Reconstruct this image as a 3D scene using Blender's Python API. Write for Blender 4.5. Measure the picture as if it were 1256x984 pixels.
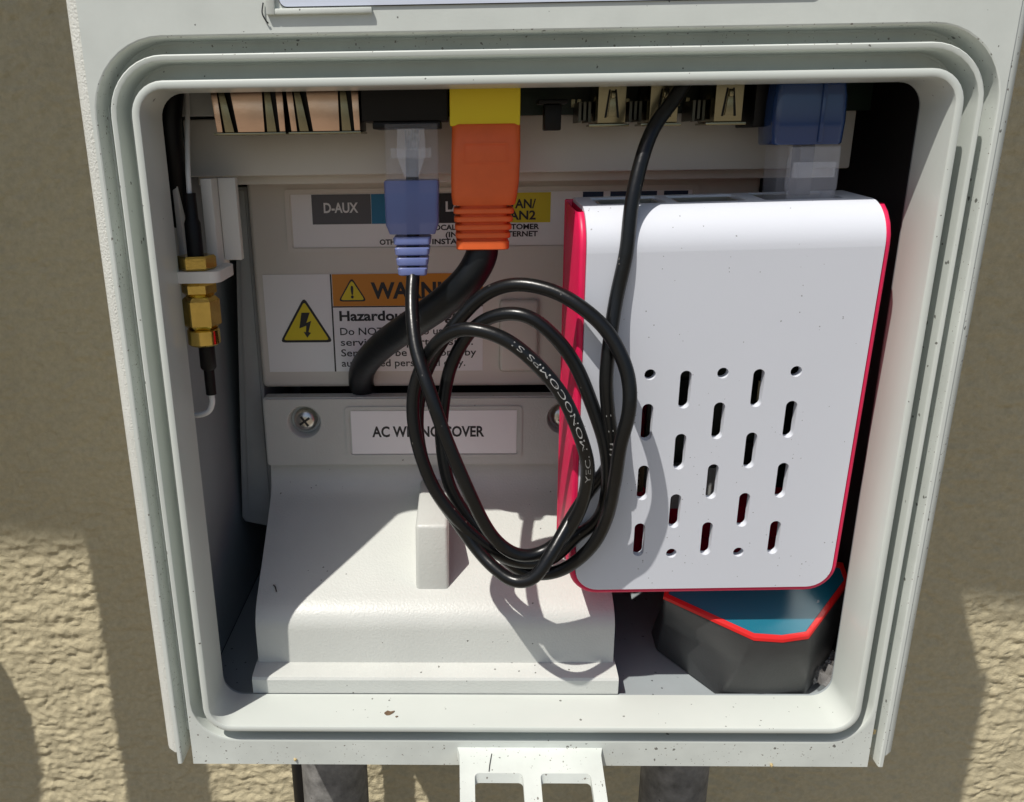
import bpy, bmesh, math, random
import numpy as np
from mathutils import Vector, Matrix, Euler, Quaternion

S = 0.001                      # everything below is written in millimetres
random.seed(7)
scene = bpy.context.scene
COL = scene.collection
for o in list(bpy.data.objects):
    bpy.data.objects.remove(o, do_unlink=True)
rad = math.radians

# ------------------------------------------------------------------ camera
cd = bpy.data.cameras.new('camera')
cam = bpy.data.objects.new('camera', cd); COL.objects.link(cam)
_yaw, _pit, _rol = rad(-1.49), rad(17.49), rad(0.8)
_f = Vector((math.sin(_yaw)*math.cos(_pit), math.cos(_yaw)*math.cos(_pit), -math.sin(_pit)))
_r0 = Vector((math.cos(_yaw), -math.sin(_yaw), 0)); _d0 = _f.cross(_r0)
_r = _r0*math.cos(_rol) + _d0*math.sin(_rol); _d = -_r0*math.sin(_rol) + _d0*math.cos(_rol)
cam.matrix_world = Matrix(((_r.x, -_d.x, -_f.x, -17.4*S), (_r.y, -_d.y, -_f.y, -181.1*S), (_r.z, -_d.z, -_f.z, 68.3*S), (0, 0, 0, 1)))
cd.sensor_fit = 'HORIZONTAL'; cd.sensor_width = 36.0
cd.lens = 36.0*1000/1256; cd.shift_x = 87.28/1256
cd.clip_start = 0.005; cd.clip_end = 200
scene.camera = cam

# ------------------------------------------------------------------ daylight
SUN = Vector((-0.9, -1.0, 2.25)).normalized()            # towards the sun: front, left, high
EL = math.asin(SUN.z); AZ = math.atan2(SUN.x, SUN.y)
w = bpy.data.worlds.new('World'); scene.world = w; w.use_nodes = True
nt = w.node_tree; nt.nodes.clear()
sky = nt.nodes.new('ShaderNodeTexSky'); sky.sky_type = 'NISHITA'; sky.sun_disc = False
sky.sun_elevation = EL; sky.sun_rotation = AZ % (2*math.pi); sky.dust_density = 2.0; sky.air_density = 1.0
bg = nt.nodes.new('ShaderNodeBackground'); bg.inputs['Strength'].default_value = 0.095
wo = nt.nodes.new('ShaderNodeOutputWorld')
nt.links.new(sky.outputs[0], bg.inputs[0]); nt.links.new(bg.outputs[0], wo.inputs[0])
sl = bpy.data.lights.new('sun', 'SUN'); sl.energy = 4.5; sl.angle = rad(0.5); sl.color = (1.0, 0.955, 0.89)
so = bpy.data.objects.new('sun', sl); COL.objects.link(so)
so.rotation_euler = SUN.to_track_quat('Z', 'Y').to_euler(); so.location = (0, -1, 2)
vs = scene.view_settings
vs.view_transform = 'Standard'; vs.look = 'None'; vs.gamma = 1.0; vs.use_curve_mapping = False
vs.exposure = -0.05
scene.render.engine = 'CYCLES'
try:
    scene.cycles.max_bounces = 10; scene.cycles.diffuse_bounces = 6; scene.cycles.transparent_max_bounces = 12
except Exception: pass

# ------------------------------------------------------------------ materials
MATS = {}
def mat(name, col, rough=0.5, metal=0.0, spec=0.5, bump=None, var=None, speck=None, trans=0.0, alpha=1.0, coat=0.0, emit=None):
    """bump=(scale per metre, strength, distance mm); var=(scale, amount); speck=list of (scale, threshold, colour)"""
    m = bpy.data.materials.new(name); m.use_nodes = True; MATS[name] = m
    t = m.node_tree; b = t.nodes['Principled BSDF']
    b.inputs['Base Color'].default_value = (*col, 1); b.inputs['Roughness'].default_value = rough
    b.inputs['Metallic'].default_value = metal; b.inputs['Specular IOR Level'].default_value = spec
    b.inputs['Transmission Weight'].default_value = trans; b.inputs['Alpha'].default_value = alpha
    b.inputs['Coat Weight'].default_value = coat
    tc = t.nodes.new('ShaderNodeTexCoord')
    def N(k, **kw):
        n = t.nodes.new(k)
        for a, v in kw.items(): n.inputs[a].default_value = v
        t.links.new(tc.outputs['Object'], n.inputs['Vector']); return n
    cur = None
    if var:
        n = N('ShaderNodeTexNoise', Scale=var[0], Detail=6.0, Roughness=0.6)
        mr = t.nodes.new('ShaderNodeMapRange'); mr.inputs[1].default_value = 0.3; mr.inputs[2].default_value = 0.7
        mr.inputs[3].default_value = 1-var[1]; mr.inputs[4].default_value = 1+var[1]*0.5
        t.links.new(n.outputs[0], mr.inputs[0])
        mx = t.nodes.new('ShaderNodeMix'); mx.data_type = 'RGBA'; mx.blend_type = 'MULTIPLY'; mx.inputs[0].default_value = 1
        mx.inputs[6].default_value = (*col, 1); t.links.new(mr.outputs[0], mx.inputs[7]); cur = mx.outputs[2]
    for sc, th, scol in (speck or []):
        v = N('ShaderNodeTexVoronoi', Scale=sc); n2 = N('ShaderNodeTexNoise', Scale=sc*0.09, Detail=3.0)
        n3 = N('ShaderNodeTexNoise', Scale=sc*2.2, Detail=2.0)
        # small spots where the voronoi distance is small, only in some cells, thicker in dirty patches
        sep = t.nodes.new('ShaderNodeSeparateColor'); t.links.new(v.outputs['Color'], sep.inputs[0])
        a = t.nodes.new('ShaderNodeMath'); a.operation = 'MULTIPLY_ADD'; a.inputs[1].default_value = 0.55; t.links.new(n3.outputs[0], a.inputs[0]); t.links.new(v.outputs['Distance'], a.inputs[2])
        lt = t.nodes.new('ShaderNodeMath'); lt.operation = 'LESS_THAN'; lt.inputs[1].default_value = 0.42; t.links.new(a.outputs[0], lt.inputs[0])
        pw = t.nodes.new('ShaderNodeMath'); pw.operation = 'MULTIPLY_ADD'; pw.inputs[1].default_value = 0.9; t.links.new(n2.outputs[0], pw.inputs[0]); pw.inputs[2].default_value = -0.45+th
        c2 = t.nodes.new('ShaderNodeMath'); c2.operation = 'LESS_THAN'; t.links.new(sep.outputs[0], c2.inputs[0]); t.links.new(pw.outputs[0], c2.inputs[1])
        mu = t.nodes.new('ShaderNodeMath'); mu.operation = 'MULTIPLY'; t.links.new(lt.outputs[0], mu.inputs[0]); t.links.new(c2.outputs[0], mu.inputs[1])
        m8 = t.nodes.new('ShaderNodeMath'); m8.operation = 'MULTIPLY'; m8.inputs[1].default_value = 0.8; t.links.new(mu.outputs[0], m8.inputs[0])
        mx = t.nodes.new('ShaderNodeMix'); mx.data_type = 'RGBA'
        t.links.new(m8.outputs[0], mx.inputs[0])
        if cur is None: mx.inputs[6].default_value = (*col, 1)
        else: t.links.new(cur, mx.inputs[6])
        mx.inputs[7].default_value = (*scol, 1); cur = mx.outputs[2]
    if cur is not None: t.links.new(cur, b.inputs['Base Color'])
    if bump:
        prev = None
        for sc, st, dist in (bump if isinstance(bump, list) else [bump]):
            n = N('ShaderNodeTexNoise', Scale=sc, Detail=4.0, Roughness=0.55)
            bp = t.nodes.new('ShaderNodeBump'); bp.inputs['Strength'].default_value = st; bp.inputs['Distance'].default_value = dist*S
            t.links.new(n.outputs[0], bp.inputs['Height'])
            if prev: t.links.new(prev, bp.inputs['Normal'])
            prev = bp.outputs[0]
        t.links.new(prev, b.inputs['Normal'])
    return m

DIRT = (0.05, 0.045, 0.035)
PL = (0.60, 0.635, 0.595)
mat('plastic', PL, 0.42, bump=(1500, 0.10, 0.15), var=(45, 0.10), speck=[(420, 0.02, DIRT), (900, 0.02, DIRT)])
mat('plastic_dirty', PL, 0.48, bump=(1500, 0.12, 0.15), var=(60, 0.12), speck=[(380, 0.17, DIRT), (700, 0.30, (0.12, 0.10, 0.08)), (1300, 0.3, (0.16, 0.14, 0.11))])
mat('plastic_lip', (0.56, 0.595, 0.555), 0.28, bump=(500, 0.05, 0.1), var=(25, 0.04), speck=[(420, 0.02, DIRT), (900, 0.02, DIRT)])
mat('plastic_textured', (0.64, 0.65, 0.60), 0.6, bump=[(2000, 0.8, 0.4)], var=(60, 0.10))
mat('cover_plastic', (0.55, 0.565, 0.53), 0.38, bump=[(1500, 0.5, 0.22)], var=(40, 0.05), speck=[(700, 0.01, DIRT)])
mat('cover_dirty', (0.55, 0.565, 0.53), 0.40, bump=[(1500, 0.5, 0.22)], var=(40, 0.06), speck=[(620, 0.08, DIRT)])
mat('housing_plastic', (0.72, 0.69, 0.63), 0.5, bump=(1600, 0.15, 0.15), var=(20, 0.05))
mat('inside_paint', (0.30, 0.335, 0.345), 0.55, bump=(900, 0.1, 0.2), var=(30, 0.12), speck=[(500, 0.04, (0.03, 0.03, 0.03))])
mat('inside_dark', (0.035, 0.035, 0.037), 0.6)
mat('dark_panel', (0.36, 0.37, 0.36), 0.55, var=(40, 0.15))
mat('label_white', (0.86, 0.86, 0.86), 0.42, bump=(200, 0.06, 0.3))
mat('label_blueish', (0.62, 0.67, 0.78), 0.3)
mat('ink', (0.02, 0.02, 0.022), 0.5)
mat('ink_grey', (0.10, 0.10, 0.11), 0.45)
mat('ink_blue', (0.01, 0.17, 0.33), 0.45)
mat('ink_navy', (0.01, 0.025, 0.07), 0.45)
mat('ink_yellow', (0.72, 0.58, 0.02), 0.45)
mat('ink_orange', (0.62, 0.24, 0.02), 0.45)
mat('ink_white', (0.75, 0.75, 0.75), 0.45)
mat('cable_black', (0.006, 0.0065, 0.007), 0.29, spec=0.38, bump=[(70, 0.35, 0.8), (400, 0.12, 0.25), (1800, 0.12, 0.12)], var=(120, 0.25), speck=[(700, 0.05, (0.12, 0.11, 0.10))])
mat('cable_thick', (0.006, 0.008, 0.010), 0.42, spec=0.4, bump=[(90, 0.3, 0.8)], var=(100, 0.2))
mat('cable_print', (0.34, 0.34, 0.33), 0.6, var=(700, 0.7))
mat('black_plastic', (0.004, 0.004, 0.0045), 0.45, spec=0.25, bump=(900, 0.1, 0.2))
mat('orange_rubber', (0.78, 0.13, 0.025), 0.48, bump=(1400, 0.12, 0.15), var=(150, 0.08))
mat('yellow_plastic', (0.78, 0.62, 0.01), 0.4, bump=(900, 0.05, 0.1))
mat('nickel_tan_reflection', (0.80, 0.56, 0.42), 0.22, metal=1.0, bump=[(60, 0.15, 0.5), (1200, 0.12, 0.1)], var=(140, 0.12))  # nickel shield; the tan it reflects is put into the base colour
mat('tin_shield', (0.30, 0.275, 0.18), 0.25, metal=1.0, bump=(400, 0.1, 0.2))
mat('gold', (0.74, 0.54, 0.15), 0.16, metal=1.0, bump=[(300, 0.15, 0.2), (1500, 0.15, 0.1)], var=(200, 0.2))
mat('steel', (0.62, 0.60, 0.56), 0.28, metal=1.0, bump=(900, 0.15, 0.1))
mat('dark_metal', (0.10, 0.095, 0.075), 0.35, metal=1.0)
mat('pcb', (0.006, 0.022, 0.013), 0.4, var=(200, 0.4))
mat('clear_plastic', (0.80, 0.80, 0.88), 0.10, alpha=0.11)
mat('clear_edge', (0.85, 0.86, 0.92), 0.12, alpha=0.17)
mat('boot_blue', (0.17, 0.215, 0.46), 0.3, alpha=0.72)
mat('boot_navy', (0.022, 0.055, 0.17), 0.16, spec=0.5, coat=0.4, alpha=0.93)
mat('case_white', (0.64, 0.665, 0.72), 0.55, bump=[(1800, 0.12, 0.1)], var=(15, 0.02), speck=[(1000, 0.05, (0.2, 0.2, 0.2))])
mat('case_red', (0.74, 0.010, 0.085), 0.42, bump=(900, 0.08, 0.1), var=(100, 0.08))
mat('device_black', (0.034, 0.035, 0.036), 0.42, bump=[(1600, 0.35, 0.15)], var=(120, 0.2))
mat('device_red', (0.58, 0.012, 0.012), 0.35)
mat('device_teal', (0.005, 0.13, 0.19), 0.3, speck=[(300, 0.05, (0.4, 0.45, 0.45))])
mat('white_wire', (0.7, 0.7, 0.68), 0.4)
mat('conduit_grey', (0.20, 0.195, 0.185), 0.75, bump=[(160, 0.5, 1.0), (700, 0.5, 0.5)], var=(130, 0.6), speck=[(260, 0.12, (0.06, 0.05, 0.045))])
mat('film', (0.30, 0.29, 0.28), 0.12, spec=0.6, alpha=0.55)
mat('crumb', (0.55, 0.42, 0.20), 0.7, var=(600, 0.4))
mat('dead_leaf', (0.16, 0.10, 0.055), 0.8, var=(500, 0.4))
mat('ground_soil', (0.22, 0.185, 0.135), 0.9, bump=(20, 0.4, 8), var=(3, 0.25))
mat('eave_wood', (0.35, 0.30, 0.24), 0.7, var=(4, 0.2))

# stucco: warm tan with fine random tone variation
m = mat('stucco', (0.535, 0.47, 0.31), 0.9, spec=0.2, bump=[(420, 0.35, 0.5), (1300, 0.8, 0.5)], var=(420, 0.13))

# ------------------------------------------------------------------ mesh helpers
def tag(o, label=None, cat=None, group=None, kind=None):
    for k, v in (('label', label), ('category', cat), ('group', group), ('kind', kind)):
        if v: o[k] = v
    return o
def thing(name, label, cat, loc, group=None):
    o = bpy.data.objects.new(name, None); COL.objects.link(o); o.empty_display_size = 0.01
    o.location = Vector(loc)*S; o['_w'] = [c*S for c in loc]
    return tag(o, label, cat, group)
def wloc(p):
    if p is None: return Vector((0, 0, 0))
    return Vector(p['_w']) if '_w' in p else Vector((0, 0, 0))
def link(name, me, m, parent=None, smooth=35, loc=None):
    o = bpy.data.objects.new(name, me); COL.objects.link(o)
    if m: me.materials.append(MATS[m])
    if parent is not None:
        o.parent = parent; off = wloc(parent); o['_w'] = list(off)
    elif loc is not None:
        off = Vector(loc)*S; o.location = off; o['_w'] = list(off)
    else: off = Vector((0, 0, 0)); o['_w'] = [0, 0, 0]
    if off.length > 0: me.transform(Matrix.Translation(-off))
    if smooth is not None:
        me.polygons.foreach_set('use_smooth', [True]*len(me.polygons))
        try: me.set_sharp_from_angle(angle=rad(smooth))
        except Exception: pass
    return o
class MB:
    XF = None
    """collects shapes in millimetres and builds ONE mesh object"""
    def __init__(s): s.v = []; s.f = []
    def add(s, v, f):
        n = len(s.v); s.v += [tuple(p) for p in v]; s.f += [tuple(i+n for i in q) for q in f]; return s
    def bm(s, b):
        b.verts.ensure_lookup_table(); b.verts.index_update()
        s.add([tuple(x.co) for x in b.verts], [[x.index for x in f.verts] for f in b.faces]); b.free(); return s
    def box(s, x0, x1, y0, y1, z0, z1, bev=0.0, seg=2):
        b = bmesh.new(); bmesh.ops.create_cube(b, size=1)
        for q in b.verts: q.co = ((x0+x1)/2+q.co.x*(x1-x0), (y0+y1)/2+q.co.y*(y1-y0), (z0+z1)/2+q.co.z*(z1-z0))
        if bev > 0: bmesh.ops.bevel(b, geom=list(b.edges), offset=bev, segments=seg, profile=0.5, affect='EDGES')
        return s.bm(b)
    def prism(s, poly, y0, y1, bev=0.0, fn=None):
        """poly of (x,z), extruded along y from y0 (front) to y1; fn maps (x,y,z)"""
        b = bmesh.new(); fr = [b.verts.new((x, y0, z)) for x, z in poly]; bk = [b.verts.new((x, y1, z)) for x, z in poly]
        n = len(poly); ff = b.faces.new(fr); b.faces.new(bk[::-1])
        for i in range(n): b.faces.new((fr[i], bk[i], bk[(i+1) % n], fr[(i+1) % n]))
        if bev > 0: bmesh.ops.bevel(b, geom=[e for e in ff.edges], offset=bev, segments=2, profile=0.5, affect='EDGES')
        bmesh.ops.triangulate(b, faces=[f for f in b.faces if len(f.verts) > 4])
        bmesh.ops.recalc_face_normals(b, faces=b.faces)
        if fn:
            for q in b.verts: q.co = fn(q.co)
        return s.bm(b)
    def loft(s, loops, close=True, cap=True, flip=False):
        n = len(loops[0]); v = [p for l in loops for p in l]; f = []
        for j in range(len(loops)-1):
            for i in range(n if close else n-1):
                a, b_, c_, d = j*n+i, j*n+(i+1) % n, (j+1)*n+(i+1) % n, (j+1)*n+i
                f.append((a, d, c_, b_) if flip else (a, b_, c_, d))
        if cap:
            f.append(tuple(range(n))[::-1] if not flip else tuple(range(n)))
            k = (len(loops)-1)*n; f.append(tuple(range(k, k+n)) if not flip else tuple(range(k, k+n))[::-1])
        return s.add(v, f)
    def lathe(s, prof, cx, cy, axis='Z', n=24, cap=True):
        """prof of (radius, height) round a vertical ('Z') or depth ('Y') axis at (cx, cy)"""
        loops = []
        for r, h in prof:
            l = []
            for i in range(n):
                a = 2*math.pi*i/n
                l.append((cx+r*math.cos(a), cy+r*math.sin(a), h) if axis == 'Z' else (cx+r*math.cos(a), h, cy+r*math.sin(a)))
            loops.append(l)
        return s.loft(loops, cap=cap)
    def tube(s, pts, r, n=14, cap=True):
        pts = [Vector(p) for p in pts]; t0 = (pts[1]-pts[0]).normalized()
        u = t0.orthogonal().normalized(); loops = []
        for i, p in enumerate(pts):
            t = (pts[min(i+1, len(pts)-1)]-pts[max(i-1, 0)]).normalized()
            u = (u - t*u.dot(t)).normalized(); w_ = t.cross(u)
            rr = r[i] if isinstance(r, (list, tuple)) else r
            loops.append([p+(u*math.cos(2*math.pi*k/n)+w_*math.sin(2*math.pi*k/n))*rr for k in range(n)])
        return s.loft(loops, cap=cap)
    def build(s, name, m, parent=None, smooth=35, loc=None, recalc=True):
        if MB.XF: s.v = [MB.XF(p) for p in s.v]
        me = bpy.data.meshes.new(name)
        me.from_pydata([(x*S, y*S, z*S) for x, y, z in s.v], [], s.f); me.update()
        if recalc:
            b = bmesh.new(); b.from_mesh(me); bmesh.ops.recalc_face_normals(b, faces=b.faces); b.to_mesh(me); b.free()
        return link(name, me, m, parent, smooth, loc)
def push(dy, y0):
    k_ = (y0+dy+181.1)/(y0+181.1)
    return lambda p: (-17.4+(p[0]+17.4)*k_, p[1]+dy, 68.3+(p[2]-68.3)*k_)
def spline(P, k=8):
    P = [Vector(p) for p in P]; Q = [P[0]*2-P[1]]+P+[P[-1]*2-P[-2]]; out = []
    for i in range(1, len(Q)-2):
        a, b, c, d = Q[i-1:i+3]
        for j in range(k):
            t = j/k
            out.append(0.5*((2*b)+(c-a)*t+(2*a-5*b+4*c-d)*t*t+(3*b-a-3*c+d)*t**3))
    out.append(P[-1]); return out
def rrect(x0, x1, z0, z1, r, n=6, corners=(1, 1, 1, 1)):
    """rounded rectangle, counter-clockwise from bottom left; corners BL, BR, TR, TL"""
    out = []
    for (cx, cz, a0), on in zip(((x0, z0, 180), (x1, z0, 270), (x1, z1, 0), (x0, z1, 90)), corners):
        if not on: out.append((cx, cz)); continue
        ox = cx+r if cx == x0 else cx-r; oz = cz+r if cz == z0 else cz-r
        for i in range(n+1):
            a = rad(a0+90*i/n); out.append((ox+r*math.cos(a), oz+r*math.sin(a)))
    return out
def filled(splines, thick):
    """flat plate (x,z) with holes, front at y=0 going back by thick; returns verts (mm), faces"""
    cu = bpy.data.curves.new('tmp', 'CURVE'); cu.dimensions = '2D'; cu.fill_mode = 'BOTH'; cu.extrude = thick/2
    for poly in splines:
        sp = cu.splines.new('POLY'); sp.points.add(len(poly)-1); sp.use_cyclic_u = True
        for p, (x, z) in zip(sp.points, poly): p.co = (x, z, 0, 1)
    o = bpy.data.objects.new('tmp', cu); me = bpy.data.meshes.new_from_object(o)
    v = [(q.co.x, -q.co.z+thick/2, q.co.y) for q in me.vertices]; f = [tuple(p.vertices) for p in me.polygons]
    bpy.data.objects.remove(o); bpy.data.meshes.remove(me); bpy.data.curves.remove(cu)
    return v, f
def text_mesh(txt, bold=0.0):
    cu = bpy.data.curves.new('tmp', 'FONT'); cu.body = txt; cu.size = 1.0; cu.offset = bold; cu.resolution_u = 3
    o = bpy.data.objects.new('tmp', cu); me = bpy.data.meshes.new_from_object(o)
    v = [(q.co.x, q.co.y) for q in me.vertices]; f = [tuple(p.vertices) for p in me.polygons]
    bpy.data.objects.remove(o); bpy.data.meshes.remove(me); bpy.data.curves.remove(cu)
    return v, f
def lettering(name, txt, x0, x1, zb, cap, y, m, parent, bold=0.028):
    """flat print reading along +X, facing -Y, between x0 and x1, baseline zb, capital height cap"""
    v, f = text_mesh(txt, bold); xs = [p[0] for p in v]; a, b = min(xs), max(xs)
    capu = 0.727
    V = [(x0+(p[0]-a)/(b-a)*(x1-x0), y, zb+p[1]/capu*cap) for p in v]
    return MB().add(V, f).build(name, m, parent, smooth=None, recalc=False)

# ------------------------------------------------------------------ value noise for real relief
def vnoise(x, z, lx, lz, seed):
    """smooth value noise at the coordinates x (1-D) by z (1-D), cells lx by lz millimetres"""
    rng = np.random.RandomState(seed); x = (x-x.min())/lx; z = (z-z.min())/lz
    g = rng.rand(int(z.max())+3, int(x.max())+3)
    xi = x.astype(int); zi = z.astype(int); tx = x-xi; tz = z-zi
    tx = tx*tx*(3-2*tx); tz = tz*tz*(3-2*tz)
    a = g[np.ix_(zi, xi)]; b = g[np.ix_(zi, xi+1)]; c = g[np.ix_(zi+1, xi)]; d = g[np.ix_(zi+1, xi+1)]
    tx = tx[None, :]; tz = tz[:, None]
    return (a*(1-tx)+b*tx)*(1-tz)+(c*(1-tx)+d*tx)*tz

# ================================================================== SETTING
WALL_Y = 150.0
def build_wall():
    xs = np.concatenate([np.arange(-1400, -300, 22), np.arange(-300, 310, 0.85), np.arange(312, 1400, 22)])
    zs = np.concatenate([np.arange(-1250, -330, 22), np.arange(-330, 250, 0.85), np.arange(252, 1600, 22)])
    nx, nz = len(xs), len(zs)
    h = vnoise(xs, zs, 26, 20, 1)*0.9
    h += np.clip(vnoise(xs, zs, 6.5, 3.6, 2)-0.28, 0, .5)*1.5
    h += (1-np.abs(vnoise(xs, zs, 3.9, 2.3, 3)-0.5)*2)**2*0.6
    h += vnoise(xs, zs, 2.3, 1.8, 4)*0.65+vnoise(xs, zs, 1.5, 1.2, 5)*0.42
    X, Z = np.meshgrid(xs, zs)
    X = X+(vnoise(xs, zs, 7, 7, 8)-.5)*2.0; Z = Z+(vnoise(xs, zs, 9, 9, 9)-.5)*2.0
    co = np.stack([X, WALL_Y-h, Z], -1).reshape(-1, 3)*S
    i = np.arange((nz-1)*(nx-1)); r = i//(nx-1); c = i % (nx-1); a = r*nx+c
    q = np.stack([a, a+1, a+nx+1, a+nx], -1)
    me = bpy.data.meshes.new('stucco_wall')
    me.vertices.add(len(co)); me.vertices.foreach_set('co', co.ravel())
    me.loops.add(q.size); me.loops.foreach_set('vertex_index', q.ravel().astype(np.int32))
    me.polygons.add(len(q)); me.polygons.foreach_set('loop_start', (np.arange(len(q))*4).astype(np.int32))
    me.update(calc_edges=True); me.validate()
    o = link('stucco_wall', me, 'stucco', None, None)
    me.polygons.foreach_set('use_smooth', [True]*len(me.polygons))
    tag(o, 'rough tan stucco house wall behind the grey enclosure', 'wall')
    return o
build_wall()
g = MB().box(-9000, 9000, -12000, 4000, -1260, -1250).build('ground', 'ground_soil', None, None); tag(g, kind='structure')
# the eave whose edge shades the upper wall, high above the picture
k = 3.2*150
EY = -330.0
def on_eave(x, z):                # the point over a wall point (x, z), towards the sun, at depth EY
    t = WALL_Y-EY; return (x-0.9*t, EY, z+2.25*t)
ea = on_eave(-260, -104); eb = on_eave(300, -146)
xa, xb = ea[0]-900, eb[0]+1400
za = ea[2]; zb = eb[2]
sl_ = (zb-za)/(eb[0]-ea[0])
e = MB()
e.add([(xa, EY, za-sl_*900), (xb, EY, zb+sl_*1400), (xb, EY, zb+sl_*1400+60), (xa, EY, za-sl_*900+60),
       (xa, 200, za-sl_*900+120), (xb, 200, zb+sl_*1400+120), (xb, 200, zb+sl_*1400+180), (xa, 200, za-sl_*900+180)],
      [(0, 1, 2, 3), (4, 7, 6, 5), (0, 4, 5, 1), (3, 2, 6, 7), (0, 3, 7, 4), (1, 5, 6, 2)])
e.build('roof_eave', 'eave_wood', None, None); tag(bpy.data.objects['roof_eave'], kind='structure')

MX, MZ, MR = -417.0, -15.0, 110.0
dp = thing('downpipe', 'grey vertical pipe running down just left of the picture', 'pipe', (-263, 40, -1250))
MB().lathe([(14, -1250), (16.3, -1250), (16.3, 900), (14, 900)], -263, 40, n=32).build('pipe', 'conduit_grey', dp, 40)
mt = thing('shadow_drum', 'unseen round drum left of the picture, added to cast a wall shadow', 'shadow_drum', (MX, 60, MZ-MR))  # unseen drum, added to throw the curved shadow on the lower left wall
MB().lathe([(MR*.2, 52), (MR*.8, 53), (MR, 60), (MR, 150), (MR*.2, 150)], MX, MZ, axis='Y', n=48).build('housing', 'conduit_grey', mt, 40)

# ================================================================== ENCLOSURE
OW, OH, R0 = 85.0, 80.0, 5.5         # half opening and its corner radius
enc = thing('enclosure', 'pale grey plastic wall enclosure with open front and double gasket lip', 'enclosure', (0, 60, -94))
def ring(off, y, n=8, rr=None):
    r = (rr if rr else R0)+off
    return [(x, y, z) for x, z in rrect(-OW-off, OW+off, -OH-off, OH+off, r, n)]
def frame_sweep(prof, name, m):
    b = MB(); b.loft([ring(o_, y_) for o_, y_ in prof], cap=False); return b.build(name, m, enc, smooth=40)
# inner wall of the mouth and the inner lip
frame_sweep([(0.35, 14.0), (0.0, 13.6), (0, 12), (0, 0.5), (0.12, 0.16), (0.45, 0.0), (1.35, 0.0), (1.65, 0.15), (1.8, 0.5), (1.9, 9.6)], 'inner_lip', 'plastic_lip')
frame_sweep([(1.9, 9.59), (2.3, 10.0), (5.2, 10.0), (5.6, 9.6)], 'gasket_channel', 'plastic')
frame_sweep([(5.6, 9.61), (5.65, 2.5), (5.8, 2.14), (6.15, 2.0), (6.7, 2.0)], 'gasket_ridge', 'plastic_lip')
# outer channel: open sweep up the left side, over the top and down the right
def arch(off, y, zb, n=10):
    r = R0+off; out = [(-OW-off, y, zb)]
    for cx, a0 in ((-OW-off+r, 180), (OW+off-r, 90)):
        for i in range(n+1):
            a = rad(a0-90*i/n); out.append((cx+r*math.cos(a), y, OH+off-r+r*math.sin(a)))
    out.append((OW+off, y, zb)); return out
b = MB(); prof = [(6.7, 2.0, -94.0), (6.95, 2.25, -94.0), (7.0, 10.4, -94), (7.4, 10.9, -94.2), (9.8, 10.9, -94.4), (10.3, 10.4, -94.6), (10.35, 3.5, -94.8), (10.5, 3.12, -94.9), (10.8, 3.0, -94.9)]
loops = [arch(o_, y_, z_) for o_, y_, z_ in prof]
b.loft(loops, close=False, cap=False); b.build('outer_channel', 'plastic_dirty', enc, smooth=40)
# flange plate around the channel (face of the frame), with the side rails down to the bottom
TOPZ = 146.0
inner = [(x, z) for x, y, z in arch(10.8, 3.0, -94.9)]
poly = [(-96.6, -94.9), (-96.6, TOPZ), (96.6, TOPZ), (96.6, -94.9)] + inner[::-1]
v, f = filled([poly], 3.0)
MB().add([(x, y+3.0, z) for x, y, z in v], f).build('flange', 'plastic', enc, smooth=30)
# textured outer strips on both sides
for sx in (-1, 1):
    b = MB(); pr = [(96.7, 3.7), (97.3, 3.6), (99.4, 5.2), (100.2, 6.6), (100.4, 9.0), (98.2, 9.0), (96.7, 7.0)]
    b.loft([[(sx*x, y, zz) for x, y in pr] for zz in (-91.6, -91.2, TOPZ-0.3)])
    b.build('side_strip', 'plastic_textured' if sx < 0 else 'plastic_dirty', enc, smooth=50)
# skirt under the mouth
rg = ring(6.7, 2.0, 8)
nq = 9                                # rrect points: BL corner 0..8, BR corner 9..17
low = [(x, z) for x, y, z in rg]
bl = low[0:9]; br = low[9:18]
poly = [(-91.9, -94.0), (91.9, -94.0)] + [(91.7, br[-1][1])] + br[::-1] + bl[::-1] + [(-91.7, bl[0][1])]
v, f = filled([poly], 9.0)
MB().add([(x, y+2.003, z) for x, y, z in v], f).build('bottom_skirt', 'plastic_dirty', enc, smooth=30)
# latch tab that slopes forward and down from the skirt, with two square windows
def tabmap(p):                        # p.x across, p.z = distance out (negative z is out), p.y thickness down
    out = -p.z; a = rad(18)
    return Vector((p.x+0.5, 1.9-out*math.cos(a)-p.y*math.sin(a)*1.0, -88.2-out*math.sin(a)-p.y*math.cos(a)))
tp = [(-19.6, 0.6), (-18.9, -2.0), (-18.7, -30), (18.9, -30), (19.1, -2.0), (19.8, 0.6)]
h1 = rrect(-14.9, -2.2, -24, -7.2, 1.2, 4); h2 = rrect(2.4, 15.6, -24, -7.2, 1.2, 4)
v, f = filled([tp, h1, h2], 2.6)
MB().add([tabmap(Vector(p)) for p in v], f).build('latch_tab', 'plastic_dirty', enc, smooth=30)
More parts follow.
